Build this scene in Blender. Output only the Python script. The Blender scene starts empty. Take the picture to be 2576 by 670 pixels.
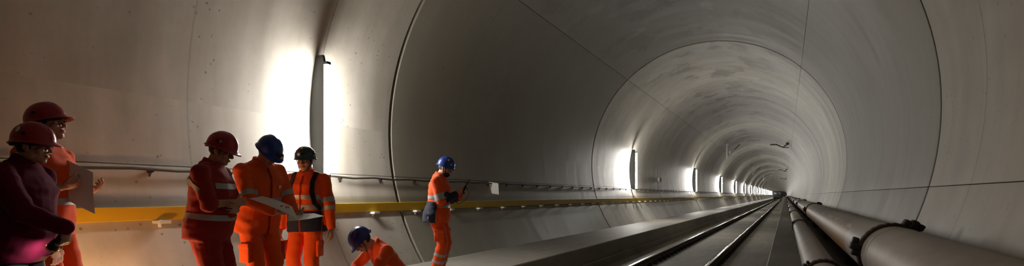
import bpy, bmesh, math, random
import numpy as np
from mathutils import Vector, Matrix, noise
from mathutils.bvhtree import BVHTree
random.seed(7)
PI = math.pi
SC = bpy.context.scene
COL = SC.collection

# ------------------------------------------------------------------ camera, world, exposure
# world frame: +Y runs down the tunnel, rail head top is z = 0, the camera stands over x = y = 0
F_PX, YAW, CAMZ, HORIZ, CX = 1500.0, math.atan(688 / 1500.0), 1.52, 492.0, 1288.0
cam_d = bpy.data.cameras.new('camera'); cam = bpy.data.objects.new('camera', cam_d); COL.objects.link(cam)
cam_d.sensor_width = 36.0; cam_d.lens = 36.0 * F_PX / 2576.0
cam_d.shift_y = (HORIZ - 335.0) / 2576.0
cam_d.clip_end = 2000
cam.location = (0, 0, CAMZ); cam.rotation_euler = (PI / 2, 0, YAW)
SC.camera = cam
CR = Vector((math.cos(YAW), math.sin(YAW), 0)); CF = Vector((-math.sin(YAW), math.cos(YAW), 0))

w = bpy.data.worlds.new('tunnel_air'); SC.world = w; w.use_nodes = True
w.node_tree.nodes['Background'].inputs[0].default_value = (0.8, 0.85, 0.8, 1)
w.node_tree.nodes['Background'].inputs[1].default_value = 0.0
vs = SC.view_settings
vs.view_transform = 'Standard'; vs.look = 'None'; vs.gamma = 1; vs.use_curve_mapping = False
vs.exposure = 0.28
SC.cycles.diffuse_bounces = 8; SC.cycles.max_bounces = 12

TUBE_STRENGTH = 195.0        # the wall tubes
WORK_LAMP = 340.0           # warm lantern on the walkway

TC = Vector((-2.31, 0, CAMZ + 1.09)); RAD = 4.0     # tunnel axis and radius
WALK_Z, BENCH_Z, SLAB_Z = 0.37, 0.52, -0.19
TRACK_X = -2.31

def at(X, Y, zc):
    """photo pixel at a camera depth -> world point"""
    return Vector((0, 0, CAMZ)) + CF * zc + CR * ((X - CX) / F_PX * zc) + Vector((0, 0, -(Y - HORIZ) / F_PX * zc))
def wall_x(z, side=-1, r=RAD):
    return TC.x + side * math.sqrt(r * r - (z - TC.z) ** 2)

# ------------------------------------------------------------------ materials
class NT:
    def __init__(s, name):
        s.m = bpy.data.materials.new(name); s.m.use_nodes = True; s.t = s.m.node_tree; s.t.nodes.clear()
        s.out = s.t.nodes.new('ShaderNodeOutputMaterial')
    def n(s, typ, _in=None, **kw):
        nd = s.t.nodes.new('ShaderNode' + typ)
        for k, v in kw.items(): setattr(nd, k, v)
        for k, v in (_in or {}).items():
            sock = nd.inputs[k]
            if isinstance(v, bpy.types.NodeSocket): s.t.links.new(v, sock)
            else: sock.default_value = v
        return nd
    def math(s, op, a, b=0.0, c=0.0, clamp=False):
        return s.n('Math', {0: a, 1: b, 2: c}, operation=op, use_clamp=clamp).outputs[0]
    def mix(s, f, a, b):
        nd = s.n('Mix', data_type='RGBA')
        for i, v in ((0, f), (6, a), (7, b)):
            if isinstance(v, bpy.types.NodeSocket): s.t.links.new(v, nd.inputs[i])
            else: nd.inputs[i].default_value = v
        return nd.outputs[2]
    def ramp(s, f, stops):
        nd = s.n('ValToRGB', {0: f}); e = nd.color_ramp.elements
        while len(e) > 1: e.remove(e[-1])
        e[0].position = stops[0][0]; e[0].color = stops[0][1]
        for p, c in stops[1:]:
            x = e.new(p); x.color = c
        return nd.outputs[0]
    def noise(s, vec, scale, detail=4, rough=0.55):
        return s.n('TexNoise', {'Vector': vec, 'Scale': scale, 'Detail': detail, 'Roughness': rough}).outputs[0]
    def bsdf(s, col, rough=0.6, metal=0.0, bump=None, bs=0.3, bd=0.01, **kw):
        b = s.n('BsdfPrincipled')
        d = {'Base Color': col, 'Roughness': rough, 'Metallic': metal}; d.update(kw)
        for k, v in d.items():
            if isinstance(v, bpy.types.NodeSocket): s.t.links.new(v, b.inputs[k])
            else: b.inputs[k].default_value = v
        if bump is not None:
            bn = s.n('Bump', {'Height': bump, 'Strength': bs, 'Distance': bd})
            s.t.links.new(bn.outputs[0], b.inputs['Normal'])
        s.t.links.new(b.outputs[0], s.out.inputs[0])
        return s.m
def g(v, a=1): return (v[0], v[1], v[2], 1) if not isinstance(v, (int, float)) else (v, v, v, 1)

def lining_material():
    t = NT('lining_concrete')
    pos = t.n('NewGeometry').outputs['Position']
    sp = t.n('SeparateXYZ', {0: pos})
    x = t.math('SUBTRACT', sp.outputs[0], TC.x); z = t.math('SUBTRACT', sp.outputs[2], TC.z); y = sp.outputs[1]
    ang = t.math('ARCTAN2', z, x)
    # circumferential brushing streaks
    sv = t.n('CombineXYZ', {0: t.math('MULTIPLY', y, 1.0), 1: t.math('MULTIPLY', ang, 0.55), 2: 0.0}).outputs[0]
    streak = t.noise(sv, 2.6, 6, 0.62)
    fine = t.noise(pos, 9.0, 5, 0.6)
    big = t.noise(pos, 0.55, 4, 0.6)
    col = t.ramp(streak, [(0.25, (0.36, 0.328, 0.275, 1)), (0.5, (0.47, 0.435, 0.375, 1)), (0.75, (0.56, 0.525, 0.465, 1))])
    col = t.mix(t.math('MULTIPLY', t.ramp(big, [(0.35, g(0)), (0.7, g(1))]), 0.35), col, (0.58, 0.553, 0.505, 1))
    # each pour a slightly different grey
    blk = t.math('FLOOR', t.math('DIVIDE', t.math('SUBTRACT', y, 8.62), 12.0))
    wn = t.n('TexWhiteNoise', {'W': t.math('ADD', blk, 3.0)}, noise_dimensions='1D').outputs['Value']
    col = t.mix(t.math('MULTIPLY', wn, 0.35), col, t.mix(0.6, col, (0.24, 0.22, 0.18, 1)))
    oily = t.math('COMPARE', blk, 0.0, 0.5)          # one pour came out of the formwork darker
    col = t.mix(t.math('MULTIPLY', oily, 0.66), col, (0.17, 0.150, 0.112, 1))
    pale = t.math('GREATER_THAN', blk, 0.5)           # whiter pours further in, with the far vault's hazy brightness put into the colour
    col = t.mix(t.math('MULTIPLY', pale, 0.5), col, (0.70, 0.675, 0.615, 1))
    bv = t.n('CombineXYZ', {0: t.math('MULTIPLY', y, 0.5), 1: t.math('MULTIPLY', ang, 0.25), 2: 7.0}).outputs[0]
    band = t.ramp(t.noise(bv, 1.4, 4, 0.6), [(0.42, g(0)), (0.58, g(1))])
    col = t.mix(t.math('MULTIPLY', band, 0.32), col, (0.20, 0.185, 0.15, 1))
    # formwork seams inside a pour: thin lines round the ring
    for off, wd, st in ((4.15, 0.012, 0.5), (8.1, 0.012, 0.45), (10.2, 0.014, 0.8), (2.3, 0.01, 0.5)):
        d = t.math('ABSOLUTE', t.math('SUBTRACT', t.math('FLOORED_MODULO', t.math('SUBTRACT', y, 8.62), 12.0), off))
        wob = t.math('ADD', wd, t.math('MULTIPLY', t.math('SUBTRACT', fine, 0.5), 0.02))
        ln = t.math('LESS_THAN', d, wob)
        col = t.mix(t.math('MULTIPLY', ln, st * 0.6), col, (0.10, 0.09, 0.07, 1))
    mot = t.ramp(t.noise(pos, 1.7, 6, 0.68), [(0.38, g(0)), (0.62, g(1))])
    col = t.mix(t.math('MULTIPLY', mot, 0.20), col, (0.19, 0.172, 0.13, 1))
    # seepage stains near the crown
    cr = t.math('SUBTRACT', 1.0, t.math('DIVIDE', t.math('ABSOLUTE', t.math('SUBTRACT', ang, 1.65)), 0.75), clamp=True)
    sv2 = t.n('CombineXYZ', {0: t.math('MULTIPLY', y, 0.34), 1: t.math('MULTIPLY', ang, 1.5), 2: 3.0}).outputs[0]
    st = t.ramp(t.noise(sv2, 2.2, 6, 0.65), [(0.53, g(0)), (0.60, g(1))])
    col = t.mix(t.math('MULTIPLY', t.math('MULTIPLY', st, t.math('POWER', cr, 0.6)), 0.75), col, (0.13, 0.115, 0.085, 1))
    lime = t.ramp(t.noise(sv2, 1.3, 5, 0.6), [(0.56, g(0)), (0.62, g(1))])
    col = t.mix(t.math('MULTIPLY', t.math('MULTIPLY', lime, cr), 0.4), col, (0.62, 0.60, 0.56, 1))
    # bug holes
    vo = t.n('TexVoronoi', {'Vector': pos, 'Scale': 9.0}).outputs['Distance']
    patch = t.ramp(t.noise(pos, 1.1, 3), [(0.5, g(0)), (0.6, g(1))])
    hole = t.math('MULTIPLY', t.math('LESS_THAN', vo, t.math('MULTIPLY', fine, 0.26)), patch)
    col = t.mix(t.math('MULTIPLY', hole, 0.6), col, (0.07, 0.06, 0.05, 1))
    # dirty olive line left along the handrail
    left = t.math('LESS_THAN', x, -2.0)
    hb = t.math('SUBTRACT', 1.0, t.math('DIVIDE', t.math('ABSOLUTE', t.math('SUBTRACT', sp.outputs[2], 1.44)), t.math('ADD', 0.05, t.math('MULTIPLY', fine, 0.05))), clamp=True)
    col = t.mix(t.math('MULTIPLY', t.math('MULTIPLY', left, t.math('POWER', hb, 0.5)), 0.6), col, (0.12, 0.095, 0.04, 1))
    h = t.math('ADD', t.math('MULTIPLY', fine, 0.6), t.math('SUBTRACT', streak, t.math('MULTIPLY', hole, 1.5)))
    return t.bsdf(col, t.math('ADD', 0.30, t.math('MULTIPLY', streak, 0.35)), bump=h, bs=0.2, bd=0.010)

def concrete(name, a, b, rough=0.6, sc=2.0, stretch=True):
    t = NT(name); pos = t.n('NewGeometry').outputs['Position']
    v = t.n('VectorMath', {0: pos, 1: (3.0, 0.35 if stretch else 3.0, 3.0)}, operation='MULTIPLY').outputs[0]
    n1 = t.noise(v, sc, 6, 0.62); n2 = t.noise(pos, 14.0, 5, 0.6); n3 = t.noise(pos, 0.5, 3)
    col = t.mix(t.ramp(n1, [(0.3, g(0)), (0.7, g(1))]), g(a), g(b))
    col = t.mix(t.math('MULTIPLY', t.ramp(n3, [(0.4, g(0)), (0.65, g(1))]), 0.4), col, g([c * 0.62 for c in a]))
    col = t.mix(t.math('MULTIPLY', n2, 0.3), col, g([c * 0.7 for c in a]))
    return t.bsdf(col, t.math('ADD', rough - 0.12, t.math('MULTIPLY', n2, 0.25)), bump=n2, bs=0.3, bd=0.008)

def cloth(name, c, rough=0.85, sheen=0.15, var=0.25):
    t = NT(name); o = t.n('TexCoord').outputs['Object']
    n1 = t.noise(o, 7.0, 4); n2 = t.noise(o, 180.0, 3)
    col = t.mix(t.math('MULTIPLY', n1, var), g(c), g([k * 0.55 for k in c]))
    col = t.mix(t.math('MULTIPLY', n2, var), col, g([k * 0.6 for k in c]))
    return t.bsdf(col, rough, bump=t.math('ADD', n1, t.math('MULTIPLY', n2, 0.25)), bs=0.35, bd=0.01, **{'Sheen Weight': sheen, 'Specular IOR Level': 0.2})

def plain(name, c, rough=0.5, metal=0.0, var=0.2, sc=12.0, **kw):
    t = NT(name); o = t.n('TexCoord').outputs['Object']
    n1 = t.noise(o, sc, 5)
    col = t.mix(t.math('MULTIPLY', n1, var), g(c), g([k * 0.5 for k in c]))
    return t.bsdf(col, t.math('ADD', rough - 0.06, t.math('MULTIPLY', n1, 0.12)), metal, bump=n1, bs=0.08, bd=0.004, **kw)

def skin_mat(name, c):
    t = NT(name); o = t.n('TexCoord').outputs['Object']
    n1 = t.noise(o, 22.0, 4); n2 = t.noise(o, 160.0, 2)
    col = t.mix(n1, g(c), g((c[0] * 0.85, c[1] * 0.62, c[2] * 0.55)))
    return t.bsdf(col, 0.5, bump=n2, bs=0.15, bd=0.002, **{'Subsurface Weight': 0.08, 'Subsurface Radius': (0.02, 0.008, 0.005)})

def emit(name, c, s):
    t = NT(name); e = t.n('Emission', {'Color': g(c), 'Strength': s}); t.t.links.new(e.outputs[0], t.out.inputs[0]); return t.m

def pipe_mat(name, rust):
    t = NT(name); pos = t.n('NewGeometry'); p = pos.outputs['Position']; nn = pos.outputs['Normal']
    sp = t.n('SeparateXYZ', {0: p}); sn = t.n('SeparateXYZ', {0: nn})
    v = t.n('VectorMath', {0: p, 1: (2.0, 0.8, 2.0)}, operation='MULTIPLY').outputs[0]
    n1 = t.noise(v, 1.6, 6, 0.65); n2 = t.noise(p, 40.0, 4)
    col = t.mix(t.ramp(n1, [(0.3, g(0)), (0.7, g(1))]), (0.30, 0.265, 0.225, 1), (0.42, 0.385, 0.34, 1))
    col = t.mix(t.math('MULTIPLY', n2, 0.25), col, (0.13, 0.11, 0.09, 1))
    if rust:
        yb = t.math('MULTIPLY', t.math('GREATER_THAN', sp.outputs[1], 8.2), t.math('LESS_THAN', sp.outputs[1], 30.0))
        low = t.ramp(t.math('ADD', t.math('MULTIPLY', sn.outputs[0], -1.0), t.math('MULTIPLY', t.math('SUBTRACT', n1, 0.5), 0.7)), [(0.72, g(0)), (0.9, g(1))])
        col = t.mix(t.math('MULTIPLY', t.math('MULTIPLY', yb, low), 0.85), col, (0.33, 0.155, 0.03, 1))
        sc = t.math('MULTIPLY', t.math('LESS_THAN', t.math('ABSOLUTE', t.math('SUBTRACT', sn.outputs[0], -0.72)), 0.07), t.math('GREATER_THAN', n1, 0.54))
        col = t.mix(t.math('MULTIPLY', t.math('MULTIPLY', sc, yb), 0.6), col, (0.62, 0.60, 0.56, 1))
    return t.bsdf(col, 0.5, 0.0, bump=n2, bs=0.12, bd=0.004)

M = {}
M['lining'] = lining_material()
M['backing'] = plain('joint_mortar', (0.10, 0.09, 0.075), 0.9)
M['walk'] = concrete('walkway_concrete', (0.40, 0.375, 0.325), (0.52, 0.49, 0.44))
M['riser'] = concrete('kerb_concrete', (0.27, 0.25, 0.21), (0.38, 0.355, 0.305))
M['slab'] = concrete('slab_concrete', (0.42, 0.39, 0.33), (0.56, 0.525, 0.46))
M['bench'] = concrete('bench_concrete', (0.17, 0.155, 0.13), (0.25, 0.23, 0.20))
M['rail_head'] = plain('polished_rail_steel', (0.62, 0.60, 0.57), 0.22, 1.0, 0.1)
M['rail_side'] = plain('rusty_rail_steel', (0.085, 0.06, 0.045), 0.75, 0.2)
M['iron'] = plain('dark_iron', (0.045, 0.035, 0.032), 0.6, 0.3)
M['iron_red'] = plain('rust_brown_iron', (0.075, 0.042, 0.034), 0.7, 0.2)
M['yellow'] = plain('yellow_paint', (0.60, 0.39, 0.012), 0.45, 0, 0.25, 5.0)
M['white'] = plain('white_paint', (0.72, 0.72, 0.68), 0.5)
M['paper'] = plain('paper', (0.86, 0.85, 0.82), 0.8, 0, 0.06)
M['print'] = plain('paper_print', (0.18, 0.18, 0.2), 0.8, 0, 0.06)
M['cable'] = plain('black_cable', (0.05, 0.045, 0.04), 0.5)
M['fixture'] = plain('lamp_housing', (0.012, 0.015, 0.014), 0.45)
M['tube'] = emit('lit_tube', (1.0, 0.965, 0.90), TUBE_STRENGTH)
M['pipe_big'] = pipe_mat('pipe_paint_rusting', True)
M['pipe_small'] = pipe_mat('pipe_paint', False)
M['wood'] = plain('old_timber', (0.12, 0.085, 0.05), 0.8)
M['galv'] = plain('galvanised_steel', (0.55, 0.56, 0.55), 0.4, 0.6)
M['train'] = plain('wagon_paint', (0.04, 0.045, 0.045), 0.6)
M['glass_dark'] = plain('dark_glass', (0.02, 0.025, 0.03), 0.1)
M['org'] = cloth('orange_hivis', (0.90, 0.105, 0.012))
M['org2'] = cloth('orange_coverall', (0.85, 0.115, 0.015))
M['red'] = cloth('red_coverall', (0.34, 0.018, 0.014))
M['maroon'] = cloth('maroon_fleece', (0.12, 0.002, 0.026), 0.95, 0.0)
M['navy'] = cloth('navy_cloth', (0.018, 0.024, 0.05))
M['black_cloth'] = cloth('black_webbing', (0.012, 0.013, 0.018))
M['band'] = plain('reflective_tape', (0.40, 0.41, 0.41), 0.45, 0.25, 0.12, 60.0)
M['boot'] = plain('boot_leather', (0.03, 0.026, 0.022), 0.6)
M['skin'] = skin_mat('skin', (0.56, 0.31, 0.22))
M['lips'] = plain('lips', (0.38, 0.15, 0.13), 0.5)
M['hair'] = plain('dark_hair', (0.018, 0.013, 0.011), 0.7, 0, 0.4, 90.0)
M['hair_grey'] = plain('greying_hair', (0.06, 0.05, 0.045), 0.7, 0, 0.4, 90.0)
M['eye'] = plain('eye_white', (0.75, 0.73, 0.70), 0.25)
M['iris'] = plain('iris', (0.03, 0.02, 0.015), 0.2)
M['h_red'] = plain('red_helmet_shell', (0.36, 0.012, 0.028), 0.28, 0, 0.1)
M['h_blue'] = plain('blue_helmet_shell', (0.012, 0.055, 0.32), 0.28, 0, 0.1)
M['h_blue2'] = plain('deep_blue_helmet_shell', (0.012, 0.025, 0.20), 0.25, 0, 0.1)
M['h_dark'] = plain('dark_green_helmet_shell', (0.018, 0.045, 0.055), 0.35, 0, 0.1)
M['plastic'] = plain('black_plastic', (0.015, 0.015, 0.016), 0.4)
M['amber'] = plain('amber_lens', (0.75, 0.42, 0.05), 0.3)

# ------------------------------------------------------------------ mesh helpers
def tag(o, label=None, cat=None, group=None, kind=None):
    if label: o['label'] = label
    if cat: o['category'] = cat
    if group: o['group'] = group
    if kind: o['kind'] = kind
    return o
def link(name, me, mats, parent=None, smooth=True, loc=None):
    o = bpy.data.objects.new(name, me); COL.objects.link(o)
    if mats is not None and len(me.materials) == 0:
        for m in (mats if isinstance(mats, (list, tuple)) else [mats]): me.materials.append(m)
    if smooth is not None:
        me.polygons.foreach_set('use_smooth', [bool(smooth)] * len(me.polygons))
    if parent is not None: o.parent = parent
    if loc is not None: o.location = loc
    return o
def empty(name, loc=(0, 0, 0), parent=None, rz=0):
    o = bpy.data.objects.new(name, None); COL.objects.link(o); o.location = loc; o.rotation_euler = (0, 0, rz)
    o.empty_display_size = 0.2
    if parent is not None: o.parent = parent
    return o
class MB:
    """collects polygons of one mesh"""
    def __init__(s): s.v = []; s.f = []; s.mi = []
    def add(s, vs_, fs_, mi=0):
        b = len(s.v); s.v += [tuple(p) for p in vs_]; s.f += [tuple(b + i for i in f) for f in fs_]; s.mi += [mi] * len(fs_); return s
    def box(s, c, d, mi=0, mat=None):
        x, y, z = (k / 2 for k in d); c = Vector(c)
        P = [Vector((sx * x, sy * y, sz * z)) for sz in (-1, 1) for sy in (-1, 1) for sx in (-1, 1)]
        if mat is not None: P = [mat @ p for p in P]
        return s.add([c + p for p in P], [(0, 2, 3, 1), (4, 5, 7, 6), (0, 1, 5, 4), (2, 6, 7, 3), (0, 4, 6, 2), (1, 3, 7, 5)], mi)
    def bbox(s, c, d, bev=0.01, mi=0, mat=None):
        """box with chamfered edges"""
        bm = bmesh.new(); bmesh.ops.create_cube(bm, size=1.0)
        for v in bm.verts: v.co = Vector((v.co.x * d[0], v.co.y * d[1], v.co.z * d[2]))
        bmesh.ops.bevel(bm, geom=list(bm.edges), offset=min(bev, min(d) * 0.45), segments=2, affect='EDGES', profile=0.5)
        bm.verts.index_update(); mt = mat or Matrix.Identity(3)
        s.add([Vector(c) + mt @ v.co for v in bm.verts], [[v.index for v in f.verts] for f in bm.faces], mi); bm.free(); return s
    def loft(s, rings, caps=True, mi=0, closed=True):
        n = len(rings[0]); b = len(s.v)
        for r in rings: s.v += [tuple(p) for p in r]
        for i in range(len(rings) - 1):
            for j in range(n if closed else n - 1):
                k = (j + 1) % n
                s.f.append((b + i * n + j, b + i * n + k, b + (i + 1) * n + k, b + (i + 1) * n + j)); s.mi.append(mi)
        if caps and closed:
            s.f.append(tuple(b + j for j in reversed(range(n)))); s.mi.append(mi)
            e = b + (len(rings) - 1) * n; s.f.append(tuple(e + j for j in range(n))); s.mi.append(mi)
        return s
    def tube(s, pts, r, n=8, mi=0, caps=True):
        pts = [Vector(p) for p in pts]; rings = []; up = None
        for i, p in enumerate(pts):
            d = (pts[min(i + 1, len(pts) - 1)] - pts[max(i - 1, 0)]).normalized()
            if up is None: up = d.orthogonal().normalized()
            up = (up - d * up.dot(d)).normalized(); sd = d.cross(up)
            rr = r[i] if isinstance(r, (list, tuple)) else r
            rings.append([p + (up * math.cos(a) + sd * math.sin(a)) * rr for a in (2 * PI * k / n for k in range(n))])
        return s.loft(rings, caps, mi)
    def capsule(s, a, b, ra, rb, n=14, k=5):
        """rounded cone"""
        a, b = Vector(a), Vector(b); d = (b - a); L = d.length; d = d.normalized() if L > 1e-6 else Vector((0, 0, 1))
        up = d.orthogonal().normalized(); sd = d.cross(up); rings = []
        for i in range(k):
            t = -PI / 2 + (i + 0.35) / k * PI / 2; rings.append((a + d * math.sin(t) * ra, math.cos(t) * ra))
        for i in range(5): rings.append((a.lerp(b, i / 4), ra + (rb - ra) * i / 4))
        for i in range(k):
            t = (i + 0.65) / k * PI / 2; rings.append((b + d * math.sin(t) * rb, math.cos(t) * rb))
        return s.loft([[c + (up * math.cos(2 * PI * j / n) + sd * math.sin(2 * PI * j / n)) * r for j in range(n)] for c, r in rings])
    def ell(s, c, r, mat=None, n=18, k=10, mi=0):
        c = Vector(c); rings = []; mt = mat or Matrix.Identity(3)
        for i in range(k):
            t = -PI / 2 + (i + 0.5) / k * PI
            rings.append([c + mt @ Vector((r[0] * math.cos(t) * math.cos(2 * PI * j / n), r[1] * math.cos(t) * math.sin(2 * PI * j / n), r[2] * math.sin(t))) for j in range(n)])
        return s.loft(rings, True, mi)
    def xf(s, mat):
        s.v = [tuple(mat @ Vector(p)) for p in s.v]; return s
    def mesh(s, name):
        me = bpy.data.meshes.new(name); me.from_pydata(s.v, [], s.f); me.validate(); me.update()
        if any(s.mi): me.polygons.foreach_set('material_index', s.mi[:len(me.polygons)])
        return me
    def obj(s, name, mats, parent=None, smooth=False, loc=None): return link(name, s.mesh(name), mats, parent, smooth, loc)

def auto_smooth(o, deg=40):
    me = o.data; bm = bmesh.new(); bm.from_mesh(me)
    for e in bm.edges:
        e.smooth = not (len(e.link_faces) == 2 and e.calc_face_angle(0) > math.radians(deg))
    for f in bm.faces: f.smooth = True
    bm.to_mesh(me); bm.free(); return o

# ------------------------------------------------------------------ tunnel shell
Y0, NBLK, BLK, GAP = 8.62 - 48.0, 78, 12.0, 0.085
def panel_mesh(a0, a1, name, n, ga=0.0012):
    a0, a1 = math.radians(a0) + ga, math.radians(a1) - ga
    mb = MB(); P = []
    L0, L1 = GAP / 2, BLK - GAP / 2; ch = 0.008
    def pt(a, y, r): return Vector((TC.x + r * math.cos(a), y, TC.z + r * math.sin(a)))
    ys = [L0, L0, L0 + ch, L1 - ch, L1, L1]; rs = [RAD + 0.14, RAD + ch, RAD, RAD, RAD + ch, RAD + 0.14]
    rings = [[pt(a0 + (a1 - a0) * i / n, y, r) for i in range(n + 1)] for y, r in zip(ys, rs)]
    mb.loft(rings, False, 0, closed=False)
    for i0 in (0, n):      # the long edges
        b = len(mb.v); a = a0 if i0 == 0 else a1
        mb.add([pt(a, L0, RAD + 0.14), pt(a, L0, RAD), pt(a, L1, RAD), pt(a, L1, RAD + 0.14)], [(0, 1, 2, 3)])
    return mb.mesh(name)
panels = {
    'ceiling': [(46.6, 132.5, 30)],
    'wall_left': [(132.5, 191.0, 22), (191.0, 224.0, 14)],
    'wall_right': [(-14.3, 46.6, 22), (-44.0, -14.3, 14)],
}
for nm, lst in panels.items():
    root = tag(empty(nm, (TC.x, 0, TC.z)), kind='structure')
    mb = MB(); a0 = math.radians(min(p[0] for p in lst) - 0.5); a1 = math.radians(max(p[1] for p in lst) + 0.5)
    mb.loft([[(RAD + 0.10) * math.cos(a0 + (a1 - a0) * i / 40) for i in range(0)]] if False else
            [[Vector(((RAD + 0.10) * math.cos(a0 + (a1 - a0) * i / 40), y, (RAD + 0.10) * math.sin(a0 + (a1 - a0) * i / 40))) for i in range(41)] for y in (Y0, Y0 + NBLK * BLK)], False, 0, False)
    mb.obj('joint_backing', M['backing'], root, True)
    for a, b, n in lst:
        me = panel_mesh(a, b, 'lining_panel', n)
        for k in range(NBLK):
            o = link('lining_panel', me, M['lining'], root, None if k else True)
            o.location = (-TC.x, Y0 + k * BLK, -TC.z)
            if k == 0: auto_smooth(o, 30)

YA, YB = -39.0, 8.62 + 74 * 12.0 - 50
def extrude(name, prof, mats, mis=None, y0=YA, y1=YB, parent=None, steps=None):
    mb = MB(); ys = steps or [y0, y1]
    n = len(prof)
    for i in range(len(ys) - 1):
        for j in range(n - 1):
            (xa, za), (xb, zb) = prof[j], prof[j + 1]
            mb.add([(xa, ys[i], za), (xb, ys[i], zb), (xb, ys[i + 1], zb), (xa, ys[i + 1], za)], [(0, 1, 2, 3)], mis[j] if mis else 0)
    return mb.obj(name, mats, parent)
tag(extrude('floor', [(-4.2, SLAB_Z), (-0.15, SLAB_Z)], M['slab']), kind='structure')
wx = wall_x(WALK_Z)
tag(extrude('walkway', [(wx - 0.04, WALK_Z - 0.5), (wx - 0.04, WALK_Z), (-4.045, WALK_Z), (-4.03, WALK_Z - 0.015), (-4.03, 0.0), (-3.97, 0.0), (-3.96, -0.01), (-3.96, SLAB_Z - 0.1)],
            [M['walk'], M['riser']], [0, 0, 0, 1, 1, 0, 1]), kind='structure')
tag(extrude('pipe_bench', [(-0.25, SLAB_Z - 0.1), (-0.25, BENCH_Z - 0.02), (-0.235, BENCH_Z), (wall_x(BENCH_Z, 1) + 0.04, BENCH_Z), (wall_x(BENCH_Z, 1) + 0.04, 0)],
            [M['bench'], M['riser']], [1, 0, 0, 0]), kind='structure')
# both portals far outside the view are closed by the dark tunnel end
for yy, nm in ((YA - 0.2, 'wall_back'), (YB, 'wall_end')):
    mb = MB(); mb.add([(TC.x + 4.1 * math.cos(2 * PI * k / 48), yy, TC.z + 4.1 * math.sin(2 * PI * k / 48)) for k in range(48)], [tuple(range(48))])
    tag(mb.obj(nm, M['lining']), kind='structure')

# ------------------------------------------------------------------ track
def rail_profile():
    h = [(0.075, -0.172), (0.075, -0.160), (0.030, -0.148), (0.010, -0.130), (0.009, -0.055), (0.030, -0.040), (0.036, -0.034), (0.036, -0.010), (0.028, -0.001), (0.012, 0.0)]
    return h + [(-x, z) for x, z in reversed(h)]
RP = rail_profile()
clip_mb = MB()
clip_mb.bbox((0, 0, -0.165), (0.34, 0.17, 0.03), 0.006)
for sx in (-1, 1):
    clip_mb.bbox((sx * 0.105, 0, -0.14), (0.055, 0.10, 0.04), 0.01)
    clip_mb.tube([(sx * 0.135, 0, -0.155), (sx * 0.135, 0, -0.085)], 0.015, 6)
    clip_mb.tube([(sx * 0.055, -0.045, -0.128), (sx * 0.12, -0.05, -0.105), (sx * 0.12, 0.05, -0.105), (sx * 0.055, 0.045, -0.128)], 0.009, 5)
clip_me = clip_mb.mesh('rail_fastening')
RAIL_Y = 5.0
for sx, lab in ((-1, 'polished steel running rail beside the raised walkway'), (1, 'polished steel running rail beside the pipe bench')):
    rx = TRACK_X + sx * 0.7525
    r = tag(empty('track_rail', (rx, RAIL_Y, SLAB_Z)), lab, 'rail', 'rails of the tunnel track')
    ys = (0.0, YB - RAIL_Y - 1)
    rings = [[(x, y, z - SLAB_Z) for x, z in RP] for y in ys]
    mb = MB(); n = len(RP)
    for j in range(n):
        k = (j + 1) % n
        top = min(RP[j][1], RP[k][1]) > -0.012
        mb.add([rings[0][j], rings[0][k], rings[1][k], rings[1][j]], [(3, 2, 1, 0)], 1 if top else 0)
    mb.add(rings[0], [tuple(range(n))])
    ro = mb.obj('rail_bar', [M['rail_side'], M['rail_head']], r)
    nf = 150
    for k in range(nf):
        link('fastening', clip_me, M['iron'], r, None, (0, 0.4 + k * 0.6, -SLAB_Z))
    far = MB()
    for k in range(nf, nf + 300):
        y = 0.4 + k * 0.6; far.box((0, y, -0.15 - SLAB_Z), (0.34, 0.16, 0.05))
    tag(far.obj('far_fastenings', M['iron'], r), kind='stuff')

# ------------------------------------------------------------------ wall lamps
LZ0, LZ1, LX = CAMZ + 0.30, CAMZ + 1.98, -6.04
def lamp_fin():
    mb = MB(); n = 14; th = 0.022
    zz = [LZ0 - 0.02 + (LZ1 + 0.07 - LZ0) * i / n for i in range(n + 1)]
    out = [(wall_x(z) + 0.004, z) for z in zz]; inn = [(LX + (0.0 if 0 < i < n else -0.03), z) for i, z in enumerate(zz)]
    A = [(x, -th, z) for x, z in out] + [(x, -th, z) for x, z in reversed(inn)]
    B = [(x, th, z) for x, z in out] + [(x, th, z) for x, z in reversed(inn)]
    N = len(A)
    mb.add(A + B, [tuple(range(N)), tuple(N + i for i in reversed(range(N)))] + [(i, i + N, (i + 1) % N + N, (i + 1) % N) for i in range(N)])
    mb.v = [(x - LX, y, z - LZ0) for x, y, z in mb.v]
    return mb.mesh('mounting_fin')
fin_me = lamp_fin()
H = LZ1 - LZ0
mb = MB(); mb.tube([(0.035, 0, 0.0), (0.035, 0, 0.02), (0.035, 0, H - 0.12), (0.035, 0, H - 0.1)], [0.03, 0.036, 0.036, 0.03], 12); tube_me = mb.mesh('tube')
mb = MB()
for z in (-0.02, H - 0.075): mb.bbox((0.03, 0, z), (0.09, 0.085, 0.045), 0.012)
mb.bbox((-0.01, 0, H / 2 - 0.05), (0.02, 0.06, H), 0.006)
cap_me = mb.mesh('end_cap')
LAMP_Y = [6.7 + 19.6 * k for k in range(0, 42)]
names = {0: 'tall lit tube lamp on the wall behind the group reading plans', 1: 'lit wall tube lamp next after the ring joint past the paper sheet',
         2: 'lit wall tube lamp just past the small wall sign box', 3: 'lit wall tube lamp below the first hanging catenary post'}
for i, y in enumerate(LAMP_Y):
    k = i
    r = tag(empty('wall_lamp', (LX, y, LZ0)), names.get(k, 'lit tube lamp in the receding row along the left tunnel wall'),
            'lamp', 'tube lamps along the tunnel wall')
    link('mounting_fin', fin_me, M['fixture'], r, None)
    link('tube', tube_me, M['tube'], r, True if i == 0 else None)
    link('end_cap', cap_me, M['fixture'], r, None)

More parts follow.
